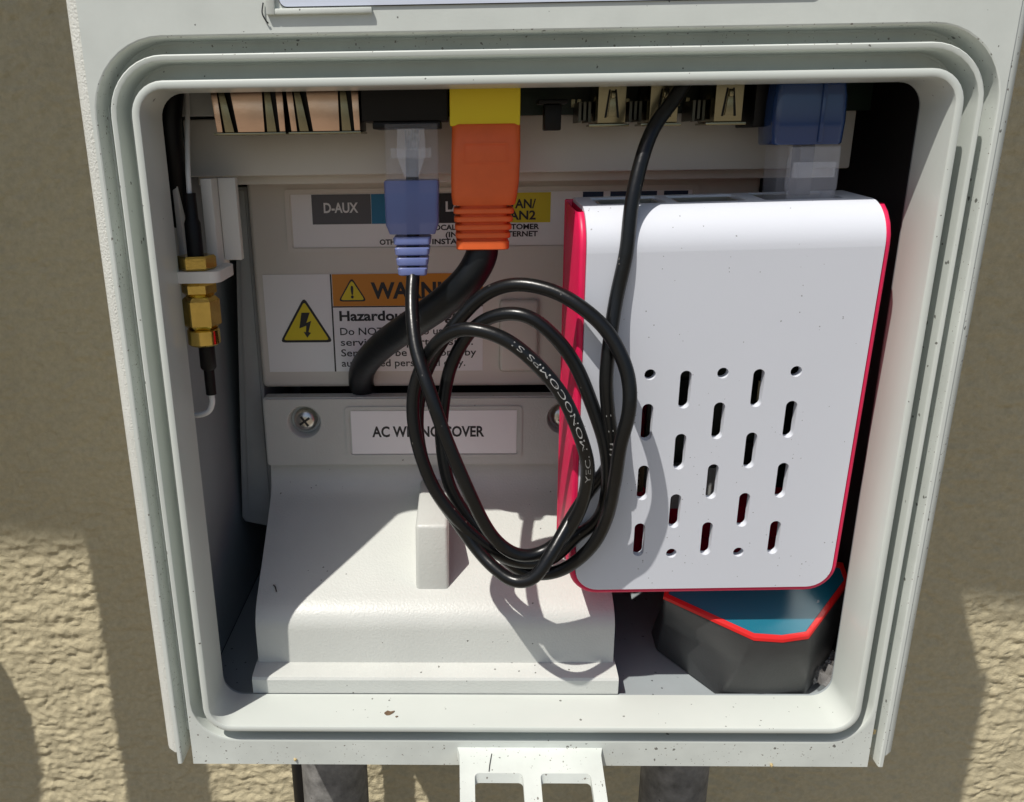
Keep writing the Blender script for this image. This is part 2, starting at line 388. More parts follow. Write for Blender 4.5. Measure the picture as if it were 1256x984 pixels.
# rear shell: inner and outer box, open to the front
b = MB()
X0, X1, Y0, Y1, Z0, Z1 = -94.0, 94.0, 14.9, 118.0, -83.5, 100.0
b.add([(X0, Y0, Z0), (X1, Y0, Z0), (X1, Y0, Z1), (X0, Y0, Z1), (X0, Y1, Z0), (X1, Y1, Z0), (X1, Y1, Z1), (X0, Y1, Z1)],
      [(0, 1, 5, 4), (1, 2, 6, 5), (2, 3, 7, 6), (3, 0, 4, 7), (4, 5, 6, 7)])
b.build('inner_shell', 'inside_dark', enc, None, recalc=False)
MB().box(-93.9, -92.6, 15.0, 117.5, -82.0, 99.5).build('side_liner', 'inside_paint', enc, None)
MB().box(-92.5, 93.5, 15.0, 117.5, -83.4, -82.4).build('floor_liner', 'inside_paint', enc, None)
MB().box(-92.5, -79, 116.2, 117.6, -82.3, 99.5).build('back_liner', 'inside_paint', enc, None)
# bulkhead that carries the mouth
outer = rrect(-94.5, 94.5, -84.5, 101, 3, 4); hole = rrect(-85.35, 85.35, -80.35, 80.35, R0+.35, 8)
v, f = filled([outer, hole], 1.2); MB().add([(x, y+13.5, z) for x, y, z in v], f).build('bulkhead', 'inside_paint', enc, 30)
b = MB()
b.box(-98, 98, 9.1, 140, -88.6, -85.5); b.box(-98, 98, 9.1, 140, 140.0, TOPZ-1)
b.box(-98, -95, 9.1, 140, -85.4, 139.9); b.box(95, 98, 9.1, 140, -85.4, 139.9); b.box(-94.9, 94.9, 137, 140, -85.4, 139.9)
b.build('outer_shell', 'plastic', enc, 30)
# raised frame corner with the data label at the top edge of the picture
b = MB(); b.box(-57.0, -55.2, 1.9, 3.1, 94.2, 128, 0.2); b.box(-55.19, -35.2, 1.9, 3.1, 94.2, 95.3, 0.2)
b.build('label_frame', 'plastic', enc, 40)
v, f = filled([rrect(-54.4, 56, 95.55, 130, 1.6, 5)], 0.25); MB().add([(x, y+2.72, z) for x, y, z in v], f).build('label_outline', 'ink', enc, None)
v, f = filled([rrect(-54.25, 55.8, 95.7, 129.8, 1.5, 5)], 0.25); MB().add([(x, y+2.6, z) for x, y, z in v], f).build('data_label', 'label_blueish', enc, None)

# ================================================================== conduits below
def conduit(cx, cy, r, z0, z1, label):
    t = thing('conduit', label, 'conduit', (cx, cy, z0), 'conduits under the enclosure')
    MB().lathe([(r-1.5, z0), (r, z0), (r, z1), (r-1.5, z1)], cx, cy, n=40).build('pipe', 'conduit_grey', t, 40)
    return t
c1 = conduit(-67.5, 78, 12.6, -420, -90, 'dark grey conduit under the enclosure, left of the latch tab')
b = MB(); b.lathe([(13.5, -106), (15.5, -106), (15.5, -91), (13.5, -91)], -67.5, 78, n=32); b.build('collar', 'conduit_grey', c1)
c2 = conduit(64.0, 78, 12.6, -420, -90, 'dark grey conduit under the enclosure, right of the latch tab')
b = MB(); b.lathe([(13.5, -106), (15.5, -106), (15.5, -91), (13.5, -91)], 64, 78, n=32); b.build('collar', 'conduit_grey', c2)
# black tube standing in for the dark shadow behind the left conduit
tag(MB().tube([(-86, 108, -420), (-86, 108, -90)], 6, 20).build('shade_tube', 'black_plastic', None, 40, loc=(-86, 108, -420)),
    'thin black tube behind the left conduit, standing in for shadow', 'cable')

# ================================================================== INNER HOUSING (upper panel with the labels)
hs = thing('inner_housing', 'grey plastic inner housing with port and warning labels', 'housing', (-10, 80, -4.6))
b = MB(); b.box(-80.2, 70, 65, 112, -4.6, 100, 1.6, 3); b.build('front_panel', 'housing_plastic', hs, 40)
b = MB(); b.box(-88.2, 82.2, 37.6, 60, 61.0, 75.2, 0.6); b.box(-88.2, 82.2, 46, 64.5, 58.5, 60.9, 0.3)
b.build('cross_beam', 'housing_plastic', hs, 40)
b = MB(); b.box(-5.5, 6.5, 63.4, 65.2, 0.5, 23, 1.2, 3); b.build('raised_boss', 'housing_plastic', hs, 40)
# port label in a raised frame
v, f = filled([rrect(-69, 52, 37.6, 56.2, 1.2), rrect(-67.6, 50.6, 39.0, 54.9, 0.8)], 0.6)
MB().add([(x, y+64.5, z) for x, y, z in v], f).build('label_frame', 'housing_plastic', hs, 40)
pl = MB().box(-67.2, 50.2, 64.8, 65.05, 39.3, 54.7).build('port_label', 'label_white', hs, None)
LY = 64.74
def patch(name, x0, x1, z0, z1, m, par, y=LY, t=0.05): return MB().box(x0, x1, y, y+t, z0, z1).build(name, m, par, None)
patch('colour_block', -61.1, -43.6, 46.0, 54.6, 'ink_grey', pl)
patch('colour_block', -43.5, -32.2, 46.0, 54.6, 'ink_blue', pl)
patch('colour_block', -32.1, -9.2, 46.0, 54.6, 'ink', pl)
patch('colour_block', -9.1, 9.2, 45.9, 54.5, 'ink_yellow', pl)
for x0, x1 in ((18.5, 24.5), (26.5, 40), (42, 49)): patch('colour_block', x0, x1, 46, 54.5, 'ink_navy', pl)
T = LY-0.03
lettering('lettering', 'D-AUX', -57.6, -47.4, 49.4, 2.9, T, 'ink_white', pl)
lettering('lettering', 'LAN', -21.6, -14.0, 49.4, 2.9, T, 'ink_white', pl)
lettering('lettering', 'WAN/', -4.8, 4.9, 50.1, 2.6, T, 'ink', pl)
lettering('lettering', 'LAN2', -4.6, 4.9, 46.8, 2.6, T, 'ink', pl)
for s_, a, b_, z in (('LOCAL', -26.2, -18.6, 44.0), ('(INVERTER)', -21.7, -8.0, 41.9), ('INSTALLER', -25.7, -12.6, 39.9), ('OTHER', -41.4, -34.0, 39.9),
                     ('CUSTOMER', -6.9, 6.0, 44.0), ('INTERNET', -5.9, 5.6, 41.9)):
    lettering('lettering', s_, a, b_, z, 1.55, T, 'ink', pl, bold=0.03)
# warning label
wl = MB().box(-77.4, -10.6, 64.8, 65.05, 0.7, 31.2).build('warning_label', 'label_white', hs, None)
patch('header', -56.3, -10.6, 21.4, 31.2, 'ink_orange', wl)
patch('divider', -56.9, -56.45, 0.7, 31.2, 'ink', wl)
patch('header_line', -56.4, -10.6, 21.0, 21.35, 'ink', wl)
def tri(cx, w_, z0, z1, y, m, grow=0.0):
    r = 0.9+grow; P = [(cx-w_-grow*1.6, z0-grow), (cx+w_+grow*1.6, z0-grow), (cx, z1+grow*1.9)]; out = []
    for i in range(3):                # round the corners
        p0, p1, p2 = Vector(P[i-1]), Vector(P[i]), Vector(P[(i+1) % 3])
        a = p1+(p0-p1).normalized()*r; c = p1+(p2-p1).normalized()*r
        for t in (0, .33, .67, 1): out.append(tuple((1-t)**2*a+2*t*(1-t)*p1+t*t*c))
    return MB().prism(out, y, y+0.03)
tri(-65.2, 7.1, 10.9, 22.9, T-0.0, 'ink', 0.75).build('triangle_border', 'ink', wl, None)
tri(-65.2, 7.1, 10.9, 22.9, T-0.04, 'ink', 0.0).build('triangle_field', 'ink_yellow', wl, None)
bolt = [(-65.2+dx/9.7, 10.6+(793-y_)/9.75) for dx, y_ in ((-10, 706), (15, 706), (3, 737), (18, 731), (8, 765), (15, 768), (3, 783), (-7, 764), (0, 766), (2, 746), (-19, 754))]
v, f = filled([bolt], 0.03)
MB().add([(x, y+T-0.085, z) for x, y, z in v], f).build('bolt_symbol', 'ink', wl, None)
tri(-50.3, 3.7, 23.3, 29.4, T-0.04, 'ink', 0.45).build('triangle_border', 'ink', wl, None)
tri(-50.3, 3.7, 23.3, 29.4, T-0.08, 'ink', 0.0).build('triangle_field', 'ink_yellow', wl, None)
lettering('lettering', '!', -50.75, -49.85, 24.0, 3.7, T-0.12, 'ink', wl, bold=0.035)
lettering('lettering', 'WARNING!', -44.6, -11.7, 23.8, 4.9, T-0.04, 'ink', wl, bold=0.035)
lettering('lettering', 'Hazardous voltage', -54.6, -17.6, 16.9, 3.1, T, 'ink', wl, bold=0.03)
for s_, b_, z in (('Do NOT open, no user-', -18.6, 12.4), ('serviceable parts inside.', -13.6, 9.0), ('Service to be done only by', -12.6, 5.6), ('authorized personnel only.', -16.0, 2.3)):
    lettering('lettering', s_, -54.6, b_, z, 2.35, T, 'ink', wl, bold=0.008)

# ================================================================== AC WIRING COVER
cv = thing('wiring_cover', 'light grey moulded wiring cover with sloped front and white name label', 'cover', (-26, 40, -80))
def extr(prof, x0, x1, name, m, smooth=28):
    b = MB(); b.loft([[(x, y, z) for y, z in prof] for x in (x0, x1)]); return b.build(name, m, cv, smooth)
def arcpts(cy, cz, r, a0, a1, n=6): return [(cy+r*math.cos(rad(a0+(a1-a0)*i/n)), cz+r*math.sin(rad(a0+(a1-a0)*i/n))) for i in range(n+1)]
extr([(14.0, -80.0), (13.9, -75.6), (14.3, -74.9), (15.0, -74.6), (19.9, -73.9), (40, -73.9), (40, -80)], -77.0, 26.2, 'base_lip', 'cover_dirty')
body = [(19.9, -73.85), (20.1, -63.6)] + [(20.3, -62), (20.9, -60.4), (22.0, -58.8), (23.6, -57.4), (26.0, -55.9)] + [(42.0, -48.4), (56.5, -41.2)] + [(59.4, -39.4), (61.5, -37.2), (62.8, -34.4), (63.2, -31.0), (63.2, -29.3), (70, -29.3), (70, -73.85)]
def flank(y): return min(1, max(0, (y-20)/43))
b = MB(); b.loft([[(-76.4-2.8*flank(y), y, z) for y, z in body], [(25.6, y, z) for y, z in body]]); b.build('sloped_body', 'cover_plastic', cv, 40)
def circ(cx, cz, r, n=28): return [(cx+r*math.cos(2*math.pi*i/n), cz+r*math.sin(2*math.pi*i/n)) for i in range(n)]
SCREWS = ((-66.7, -14.4), (14.6, -13.6))
v, f = filled([rrect(-79.4, 25.9, -29.2, -6.4, 1.2, 4)]+[circ(x, z, 5.0) for x, z in SCREWS], 4.0)
MB().add([(x, y+60.6, z) for x, y, z in v], f).build('fixing_plate', 'cover_plastic', cv, 30)
v, f = filled([rrect(-78.9, 25.4, -28.7, -6.9, 1.0, 4)]+[circ(x, z, 5.4) for x, z in SCREWS], 0.6)
MB().add([(x, y+60.0, z) for x, y, z in v], f).build('fixing_plate_face', 'cover_plastic', cv, 30)
# pull tab
b = bmesh.new(); bmesh.ops.create_cube(b, size=1)
for q in b.verts:
    q.co = (-26.0+q.co.x*(9.8 if q.co.z < 0 else 9.2), 45.0+q.co.y*34+ (0.6 if q.co.z > 0 and q.co.y < 0 else 0), -47.9+q.co.z*26.4)
bmesh.ops.bevel(b, geom=list(b.edges), offset=1.1, segments=3, profile=0.5, affect='EDGES')
MB().bm(b).build('pull_tab', 'cover_plastic', cv, 40)
# name label
v, f = filled([rrect(-53.6, 1.6, -26.4, -9.4, 1.2), rrect(-52.4, 0.4, -25.4, -10.4, 0.8)], 0.5)
MB().add([(x, y+59.6, z) for x, y, z in v], f).build('label_frame', 'cover_plastic', cv, 40)
nl = MB().box(-51.9, -0.1, 59.8, 60.05, -25.0, -10.8).build('name_label', 'label_white', cv, None)
lettering('lettering', 'AC WIRING COVER', -45.4, -10.2, -19.3, 3.5, 59.76, 'ink', nl, bold=0.03)
# screws
def screw(cx, cz):
    MB().lathe([(5.4, 60.0), (5.25, 60.1), (5.0, 60.6), (4.5, 63.6), (0.01, 63.7)], cx, cz, axis='Y', n=32, cap=False).build('screw_recess', 'cover_plastic', cv, 40, recalc=False)
    h = MB().lathe([(3.7, 63.65), (3.7, 62.6), (3.4, 61.7), (2.6, 61.0), (1.2, 60.7), (0.01, 60.65)], cx, cz, axis='Y', n=28).build('screw', 'steel', cv, 40)
    c = MB()
    for a in (35, 125):
        ca, sa = math.cos(rad(a)), math.sin(rad(a)); P = []
        for u, v_ in ((-1.9, -.36), (1.9, -.36), (1.9, .36), (-1.9, .36)): P.append((cx+u*ca-v_*sa, cz+u*sa+v_*ca))
        c.prism(P, 60.6+a*0.0001, 61.5)
    c.build('cross_slot', 'ink', h, None)
screw(-66.7, -14.4); screw(14.6, -13.6)

# ================================================================== CIRCUIT BOARD with sockets (top)
cb = thing('circuit_board', 'dark green circuit board with a row of downward sockets along the top', 'circuit board', (0, 27, 74))
MB.XF = push(8.0, 8.0)
MB().box(-60, 80, 27, 28.6, 74.6, 95).build('board', 'pcb', cb, None)
def shield(x0, x1):
    w_ = x1-x0
    t = MB().box(x0+.3, x1-.3, 10.4, 24, 71.4, 95, 0.2).build('network_socket', 'black_plastic', cb, 40)
    P = lambda a, z: x0+w_*a
    def strip(a0, a1, b0, b1, y, name, m):      # a at the bottom edge, b at the top, as fractions of the width
        zt = 81.0; k_ = MB(); k_.prism([(x0+w_*a0, 71.4), (x0+w_*a1, 71.4), (x0+w_*b1, zt), (x0+w_*b0, zt)], y, y+.6, 0.12); k_.build(name, m, t, 40)
    strip(0.03, 0.11, -0.02, 0.07, 9.5, 'shield_edge', 'nickel_tan_reflection')
    strip(0.15, 0.28, 0.09, 0.17, 9.1, 'contact_spring', 'tin_shield')
    strip(0.34, 0.71, 0.26, 0.71, 8.7, 'spring_plate', 'nickel_tan_reflection')
    strip(0.74, 0.87, 0.73, 0.81, 9.1, 'contact_spring', 'tin_shield')
    strip(0.91, 0.99, 0.88, 0.98, 9.5, 'shield_edge', 'nickel_tan_reflection')
    MB().box(x0, x1+0.1, 8.6, 22, 70.8, 71.3, 0.1).build('rim', 'tin_shield', t, 40)
shield(-72.0, -56.0); shield(-55.3, -39.3)
t = MB().box(-39.0, -19.9, 9.0, 24, 73.2, 99, 0.3).build('black_socket', 'black_plastic', cb, 40)
MB().box(-36.6, -21.5, 8.6, 23, 71.6, 73.15, 0.3).build('socket_rim', 'black_plastic', t, 40)
MB().box(-19.5, -4.1, 7.6, 24, 72.0, 99, 0.3).build('yellow_socket', 'yellow_plastic', cb, 40)
b = MB(); b.box(0.4, 7.0, 14, 20, 76.6, 77.6, 0.2); b.box(1.8, 5.6, 14.2, 19, 70.9, 76.5, 0.3); b.build('black_pin', 'black_plastic', cb, 40)
for x0 in (13.4, 24.9, 39.2):
    t = MB().box(x0, x0+6.2, 12.2, 26, 72.2, 99, 0.2).build('usb_socket', 'tin_shield', cb, 40)
    b = MB(); b.box(x0-1.9, x0+7.0, 11.6, 12.3, 71.5, 72.1, 0.1); b.box(x0-0.5, x0+6.7, 12.0, 26, 71.7, 72.15, 0.1); b.build('flared_rim', 'tin_shield', t, 40)
    b = MB(); b.prism([(x0+1.5, 73.4), (x0+2.0, 73.4), (x0+2.7, 79.3), (x0+2.3, 79.3)], 12.1, 12.3); b.prism([(x0+4.3, 73.4), (x0+4.8, 73.4), (x0+4.0, 79.3), (x0+3.6, 79.3)], 12.1, 12.3); b.build('slit', 'black_plastic', t, None)
    b = MB(); b.prism([(x0+2.2, 73.6), (x0+4.1, 73.6), (x0+3.6, 79), (x0+2.8, 79)], 11.7, 12.3, 0.1); b.box(x0+2.7, x0+3.7, 11.2, 12.2, 77.4, 79, .3); b.build('spring_tongue', 'tin_shield', t, 40)
    b = MB()
    for j in range(3): b.box(x0-3.6+j*1.1, x0-3.0+j*1.1, 17, 26.9, 72.6+0.4*(j % 2), 77)
    b.build('contact_pins', 'dark_metal', t, None)
b = MB(); b.box(48.2, 51.0, 13, 26, 71.0, 99, 0.3); b.build('capacitor_block', 'black_plastic', cb, 40)
for x in (9.2, 10.6, 22.0, 34, 36.2): MB().box(x, x+0.9, 26.2, 27.1, 76.2, 78).build('chip_part', 'tin_shield', cb, None)
MB().box(-88, -73, 20, 27, 75.4, 99, 0.3).build('shield_can', 'dark_panel', cb, 40)
def lettering_rot(txt, x, y, z0, z1, w_, m, parent):
    v, f = text_mesh(txt, 0.01); xs = [p[0] for p in v]; a, b_ = min(xs), max(xs)
    V = [(x+p[1]/0.727*w_, y, z1-(p[0]-a)/(b_-a)*(z1-z0)) for p in v]; MB().add(V, f).build('lettering', m, parent, None, recalc=False)
lettering_rot('50V', 47.0, 26.6, 74.6, 79.6, 1.8, 'cable_print', cb)

MB.XF = None
# ================================================================== antenna connectors in the left channel
MB().prism([(-91.6, -51), (-90.6, -52.6), (-80.4, -55), (-80.4, 57), (-84.6, 57)], 68, 104, 0.6).build('side_panel', 'dark_panel', hs, 40)
MB().prism([(-89.0, -48), (-81.5, -50), (-81.5, 56), (-83.4, 56)], 67.4, 67.9, 0.2).build('panel_step', 'dark_panel', hs, 40)
br = thing('antenna_bracket', 'grey upright bracket with a shelf beside the left wall', 'bracket', (-79, 25, 37))
MB().box(-81.0, -78.2, 24, 34, 36.5, 61.0, 0.3).build('upright', 'housing_plastic', br, 40)
MB().box(-78.1, -73.6, 29, 31.5, 40.5, 61.0, 0.3).build('upright', 'housing_plastic', br, 40)
MB().box(-88, -86.6, 24, 30, 42, 98, 0.2).build('upright', 'housing_plastic', br, 40)
v = rrect(-92, -75.2, 12.5, 28, 2.5, 4)
MB().loft([[(x, y, z) for x, y in v] for z in (37.2, 37.5, 39.6, 39.9)]).build('shelf', 'housing_plastic', br, 40)
sm = thing('antenna_connector', 'gold threaded antenna connector through the shelf by the left wall', 'connector', (-81.6, 17, 20))
def hexn(z0, z1, r, name, m='gold', rot=15, ch=0.5):
    L = []
    for zz, k_ in ((z0, r-ch), (z0+ch, r), (z1-ch, r), (z1, r-ch)):
        L.append([(-81.6+k_*math.cos(rad(60*i+rot)), 17+k_*math.sin(rad(60*i+rot)), zz) for i in range(6)])
    return MB().loft(L).build(name, m, sm, 20)
hexn(40.0, 43.4, 4.7, 'hex_nut'); hexn(33.6, 37.1, 4.2, 'hex_nut', rot=8, ch=.8)
hexn(25.4, 33.4, 4.6, 'hex_body', rot=15, ch=1.0)
MB().lathe([(3.6, 21.2), (4.0, 21.6), (4.0, 25.0), (3.6, 25.3)], -81.6, 17, n=24).build('ferrule', 'gold', sm)
pr = []
for k_ in range(7): pr += [(3.0, 33.3+k_*.55), (3.35, 33.55+k_*.55)]
MB().lathe(pr, -81.6, 17, n=24).build('thread', 'gold', sm, 20)
MB().lathe([(1.95, 43.3), (1.95, 51), (1.55, 52), (1.5, 58)], -81.6, 17, n=20).build('upper_boot', 'black_plastic', sm)
MB().tube(spline([(-81.6, 17, 57.8), (-81.7, 18.0, 63), (-82.4, 22, 70), (-83, 27, 80), (-84, 30, 92)], 6), 0.6, 10).build('upper_wire', 'white_wire', sm)
MB().lathe([(2.0, 21.2), (2.0, 15.2), (1.6, 14.6), (1.35, 14.5), (1.3, 8.0)], -81.3, 17.2, n=20).build('lower_boot', 'black_plastic', sm)
MB().tube(spline([(-81.3, 17.2, 8.2), (-81.4, 17.3, 5.5), (-83, 17.6, 3.0), (-87, 18, 2.2), (-93, 18, 4)], 7), 0.75, 10).build('lower_wire', 'white_wire', sm)
# second, dark coax lead behind
tag(MB().tube(spline([(-84.5, 27, 98), (-85.6, 25, 84), (-87.2, 24, 74), (-87.4, 25, 66), (-88.2, 27, 59), (-89.2, 30, 50)], 8), 3.1, 16).build('coax_lead', 'black_plastic', None, 40, loc=(-86, 25, 50)),
    'thick black lead in the top left corner of the opening', 'cable')

# ================================================================== ORANGE PLUG with thick cable
THICK = [(-11.9,20.7,48.6),(-11.9,20.6,44.4),(-12.7,20.4,40.9),(-15.9,21.5,35.7),(-22.1,25.0,29.5),(-30.3,30.0,23.0),(-39.2,42.0,14.7),(-46.0,54.0,5.8),(-48.7,64.0,-2.4),(-47.6,69.0,-9.5),(-47.7,72.0,-18.5)]
oc = thing('network_cable', 'thick black cable with orange moulded plug in the yellow socket', 'cable', (-12, 6, 45))
def sect(cx, cy, hx, hy, z, r, n=4): return [(x, y, z) for x, y in rrect(cx-hx, cx+hx, cy-hy, cy+hy, r, n)]
MB.XF = push(12.5, 3.0)
b = MB(); secs = []
for z, hx, hy, cx in ((72.3, 7.1, 5.2, -11.65), (71.9, 7.35, 5.5, -11.65), (66, 7.5, 5.7, -11.7), (60.5, 7.45, 5.7, -11.85), (57.5, 7.25, 5.6, -12.0), (55.6, 6.95, 5.5, -12.05), (55.3, 6.7, 5.3, -12.05)):
    secs.append(sect(cx, 8.2, hx, hy, z, 1.6))
b.loft(secs); b.build('plug_boot', 'orange_rubber', oc, 40)
core = MB(); core.loft([sect(-12.2, 8.2, 5.3, 4.3, z, 1.6) for z in (55.4, 46.0)]); core.build('boot_core', 'orange_rubber', oc, 40)
for i in range(5):
    z1 = 54.6-i*1.78; w_ = 6.75-i*0.2; xc = -12.1-.06*i
    MB().loft([sect(xc, 8.2, w_-.2, 5.1, z1, 1.6), sect(xc, 8.2, w_, 5.3, z1-.2, 1.6), sect(xc, 8.2, w_-.04, 5.3, z1-(1.0 if i < 4 else 1.7), 1.6), sect(xc, 8.2, w_-.25, 5.05, z1-(1.2 if i < 4 else 1.9), 1.6)]).build('strain_ring', 'orange_rubber', oc, 40)
v, f = filled([rrect(-16.6, -6.9, 64.2, 68.4, 0.3, 2), rrect(-16.3, -7.2, 64.5, 68.1, 0.2, 2)], 0.2)
MB().add([(x, y+2.38, z) for x, y, z in v], f).build('moulded_panel', 'orange_rubber', oc, None)
MB.XF = None
MB().tube(spline(THICK, 8), 3.95, 20).build('cable', 'cable_thick', oc)

# ================================================================== COILED PATCH CABLE with clear plug and blue boot
LOOP = [(-28.8,18.0,45.7),(-28.8,16.0,38.5),(-29.0,11.0,31.8),(-27.9,5.0,22.7),(-25.0,1.0,13.6),(-21.4,1.0,2.3),(-16.8,2.0,-9.7),(-12.0,4.0,-22.0),(-7.5,6.0,-28.8),(-2.4,7.0,-32.8),(3.5,8.0,-32.0),(9.1,8.0,-26.7),(12.6,6.0,-17.7),(13.3,2.0,-7.3),(10.8,-1.0,2.1),(5.9,-2.0,12.3),(-0.2,-2.0,20.3),(-7.6,-1.0,26.1),(-15.6,1.0,27.9),(-21.9,4.0,25.0),(-26.3,7.0,19.0),(-28.7,8.0,11.5),(-28.9,8.0,3.2),(-27.2,8.0,-6.2),(-23.4,8.0,-15.8),(-17.3,8.0,-24.3),(-10.6,8.5,-31.3),(-3.0,10.0,-36.1),(5.5,10.5,-35.6),(11.8,9.0,-28.1),(16.8,6.0,-22.1),(18.4,3.0,-12.9),(17.1,1.0,-2.0),(14.2,1.0,7.8),(9.3,2.0,18.9),(3.0,3.0,26.9),(-3.2,5.0,30.2),(-9.4,8.0,29.6),(-15.1,11.0,25.1),(-19.8,13.0,15.7),(-22.1,13.0,4.9),(-22.2,13.0,-3.8),(-20.7,12.0,-14.0),(-17.3,12.0,-22.2),(-11.8,12.0,-29.6),(-4.5,12.0,-37.9),(2.3,11.0,-40.2),(9.6,9.0,-37.4),(15.5,6.0,-29.8),(18.7,3.5,-20.0),(19.0,0.0,-9.9),(19.4,-3.5,1.4),(20.6,-5.0,10.5),(19.8,-4.0,19.3),(15.8,-2.0,27.4),(9.8,0.0,33.1),(2.8,3.0,36.6),(-5.1,6.0,37.1),(-12.0,9.0,34.2),(-18.2,11.0,27.5),(-22.9,12.0,20.5),(-26.6,12.0,12.8),(-28.6,12.0,3.5),(-28.0,12.0,-6.0),(-24.7,12.0,-15.8),(-19.0,12.0,-24.9),(-13.6,11.0,-32.6),(-9.0,8.0,-37.0),(-4.2,5.0,-39.0),(0.9,3.0,-36.6),(5.4,3.5,-29.8),(10.4,7.0,-21.8),(15.0,9.0,-15.5),(17.8,6.0,-9.0),(18.4,1.0,-1.1),(16.7,-1.0,8.4),(15.7,-2.0,17.3),(16.2,-1.0,26.8),(17.6,1.0,35.2),(19.4,2.0,44.8),(20.4,4.0,55.2),(22.7,7.0,64.6),(25.7,10.0,71.4),(30.8,14.0,77.5),(35.4,18.0,83.7)]
pc = thing('patch_cable', 'thin black cable coiled in loops with clear plug and blue boot', 'cable', (-5, 6, -40))
BUNDLE = ((8.5, -3.0), (14.0, -3.0), (26.5, -1.5), (32.5, 2.5), (45.5, -0.5), (67.0, -5.5), (76.0, 2.5))   # the strands fan out in depth at the bottom of the coil
def nearer(i, p):
    t = min(1, max(0, (24-p[2])/36)); d_ = -2.5*t*t*(3-2*t)+sum(a*math.exp(-((i-c)/4.2)**2) for c, a in BUNDLE)
    k_ = (p[1]+d_+181.1)/(p[1]+181.1); j = 0.22 if 3 < i < 78 else 0
    return (-17.4+(p[0]+17.4)*k_+random.uniform(-j, j), p[1]+d_, 68.3+(p[2]-68.3)*k_+random.uniform(-j, j))
random.seed(5)
PTS = spline([nearer(i, p) for i, p in enumerate(LOOP)], 8)
for _ in range(3):
    PTS = [PTS[0]]+[(PTS[i-1]+PTS[i]*2+PTS[i+1])/4 for i in range(1, len(PTS)-1)]+[PTS[-1]]
CR = 1.64
MB().tube(PTS, CR, 16).build('cable', 'cable_black', pc, 60)
# print along the arch (small raised-white characters laid on the jacket)
def cable_text(txt, i0, i1, name='print'):
    """letters run along the path from point index i0 to i1, on the side that faces the opening"""
    seg = PTS[i0:i1+1] if i1 > i0 else PTS[i1:i0+1][::-1]
    L = [0.0]
    for a, b_ in zip(seg, seg[1:]): L.append(L[-1]+(b_-a).length)
    v, f = text_mesh(txt, -0.004); xs = [p[0] for p in v]; x0, x1 = min(xs), max(xs); hgt = 1.25/0.727
    V = []
    for px, py in v:
        s_ = (px-x0)/(x1-x0)*L[-1]; j = max(0, min(len(L)-2, next((q for q in range(len(L)) if L[q] > s_), len(L)-1)-1))
        fr = (s_-L[j])/(L[j+1]-L[j]); P = seg[j].lerp(seg[j+1], fr); tn = (seg[j+1]-seg[j]).normalized()
        out = Vector((-0.15, -1, 0.35)); out = (out-tn*out.dot(tn)).normalized(); up = out.cross(tn).normalized()*-1
        up = tn.cross(out)*-1
        ang = (py*hgt-0.65)/CR
        V.append(P+(out*math.cos(ang)+up*math.sin(ang))*(CR+0.04))
    MB().add(V, f).build(name, 'cable_print', pc, None, recalc=False)
cable_text('YEC. MONOCOMPS S1', 13*8-2, 17*8-2)
cable_text('1 1 m m', 75*8, 73*8+2)
# clear plug
MB.XF = push(9.5, 6.0)
cl = MB(); cl.loft([sect(-28.0, 10.6, 5.85, 4.1, z, 0.5, 2) for z in (60.6, 72.6)]); cl = cl.build('plug', 'clear_plastic', pc, 40)
b = MB(); b.loft([sect(-28.0, 5.7, 3.0, 0.6, 71.6, 0.3, 2), sect(-28.0, 5.4, 3.2, 0.6, 66, 0.3, 2), sect(-28.0, 4.4, 1.6, 0.55, 61.5, 0.3, 2)]); b.build('latch_tongue', 'clear_edge', cl, 40)
b = MB(); b.box(-32.6, -23.6, 6.9, 7.6, 65.4, 67.6, 0.2); b.build('strain_bar', 'clear_edge', cl, 40)
b = MB()
for i in range(4): b.tube(spline([(-29.2+i*.8, 10.5, 72), (-29.1+i*.72, 10.6, 66), (-28.6+i*.35, 10.6, 61)], 4), 0.45, 8)
b.build('inner_wires', 'cable_print', cl)
b = MB(); b.tube([(-28.1, 10.6, 67), (-28.2, 9.6, 46)], 1.5, 12); b.build('inner_jacket', 'cable_black', cl)
bt = MB(); bt.loft([sect(-28.2, 10.2, hx, hy, z, 0.9, 3) for z, hx, hy in ((60.7, 5.9, 4.6), (60.3, 6.1, 4.8), (51, 5.95, 4.7), (48.9, 5.2, 4.3))]); bt = bt.build('boot', 'boot_blue', pc, 40)
for i, (z, w_) in enumerate(((48.3, 4.3), (46.0, 4.0), (43.7, 3.7), (41.5, 3.4))):
    MB().loft([sect(-28.3, 9.0-.4*i, w_-.25, 3.4-.1*i, z, 0.8, 3), sect(-28.3, 9.0-.4*i, w_, 3.6-.1*i, z-.3, 0.8, 3), sect(-28.3, 9.0-.4*i, w_-.15, 3.5-.1*i, z-1.6, 0.8, 3), sect(-28.3, 9.0-.4*i, w_-.5, 3.1-.1*i, z-1.85, 0.8, 3)]).build('strain_ring', 'boot_blue', bt, 40)

MB.XF = None
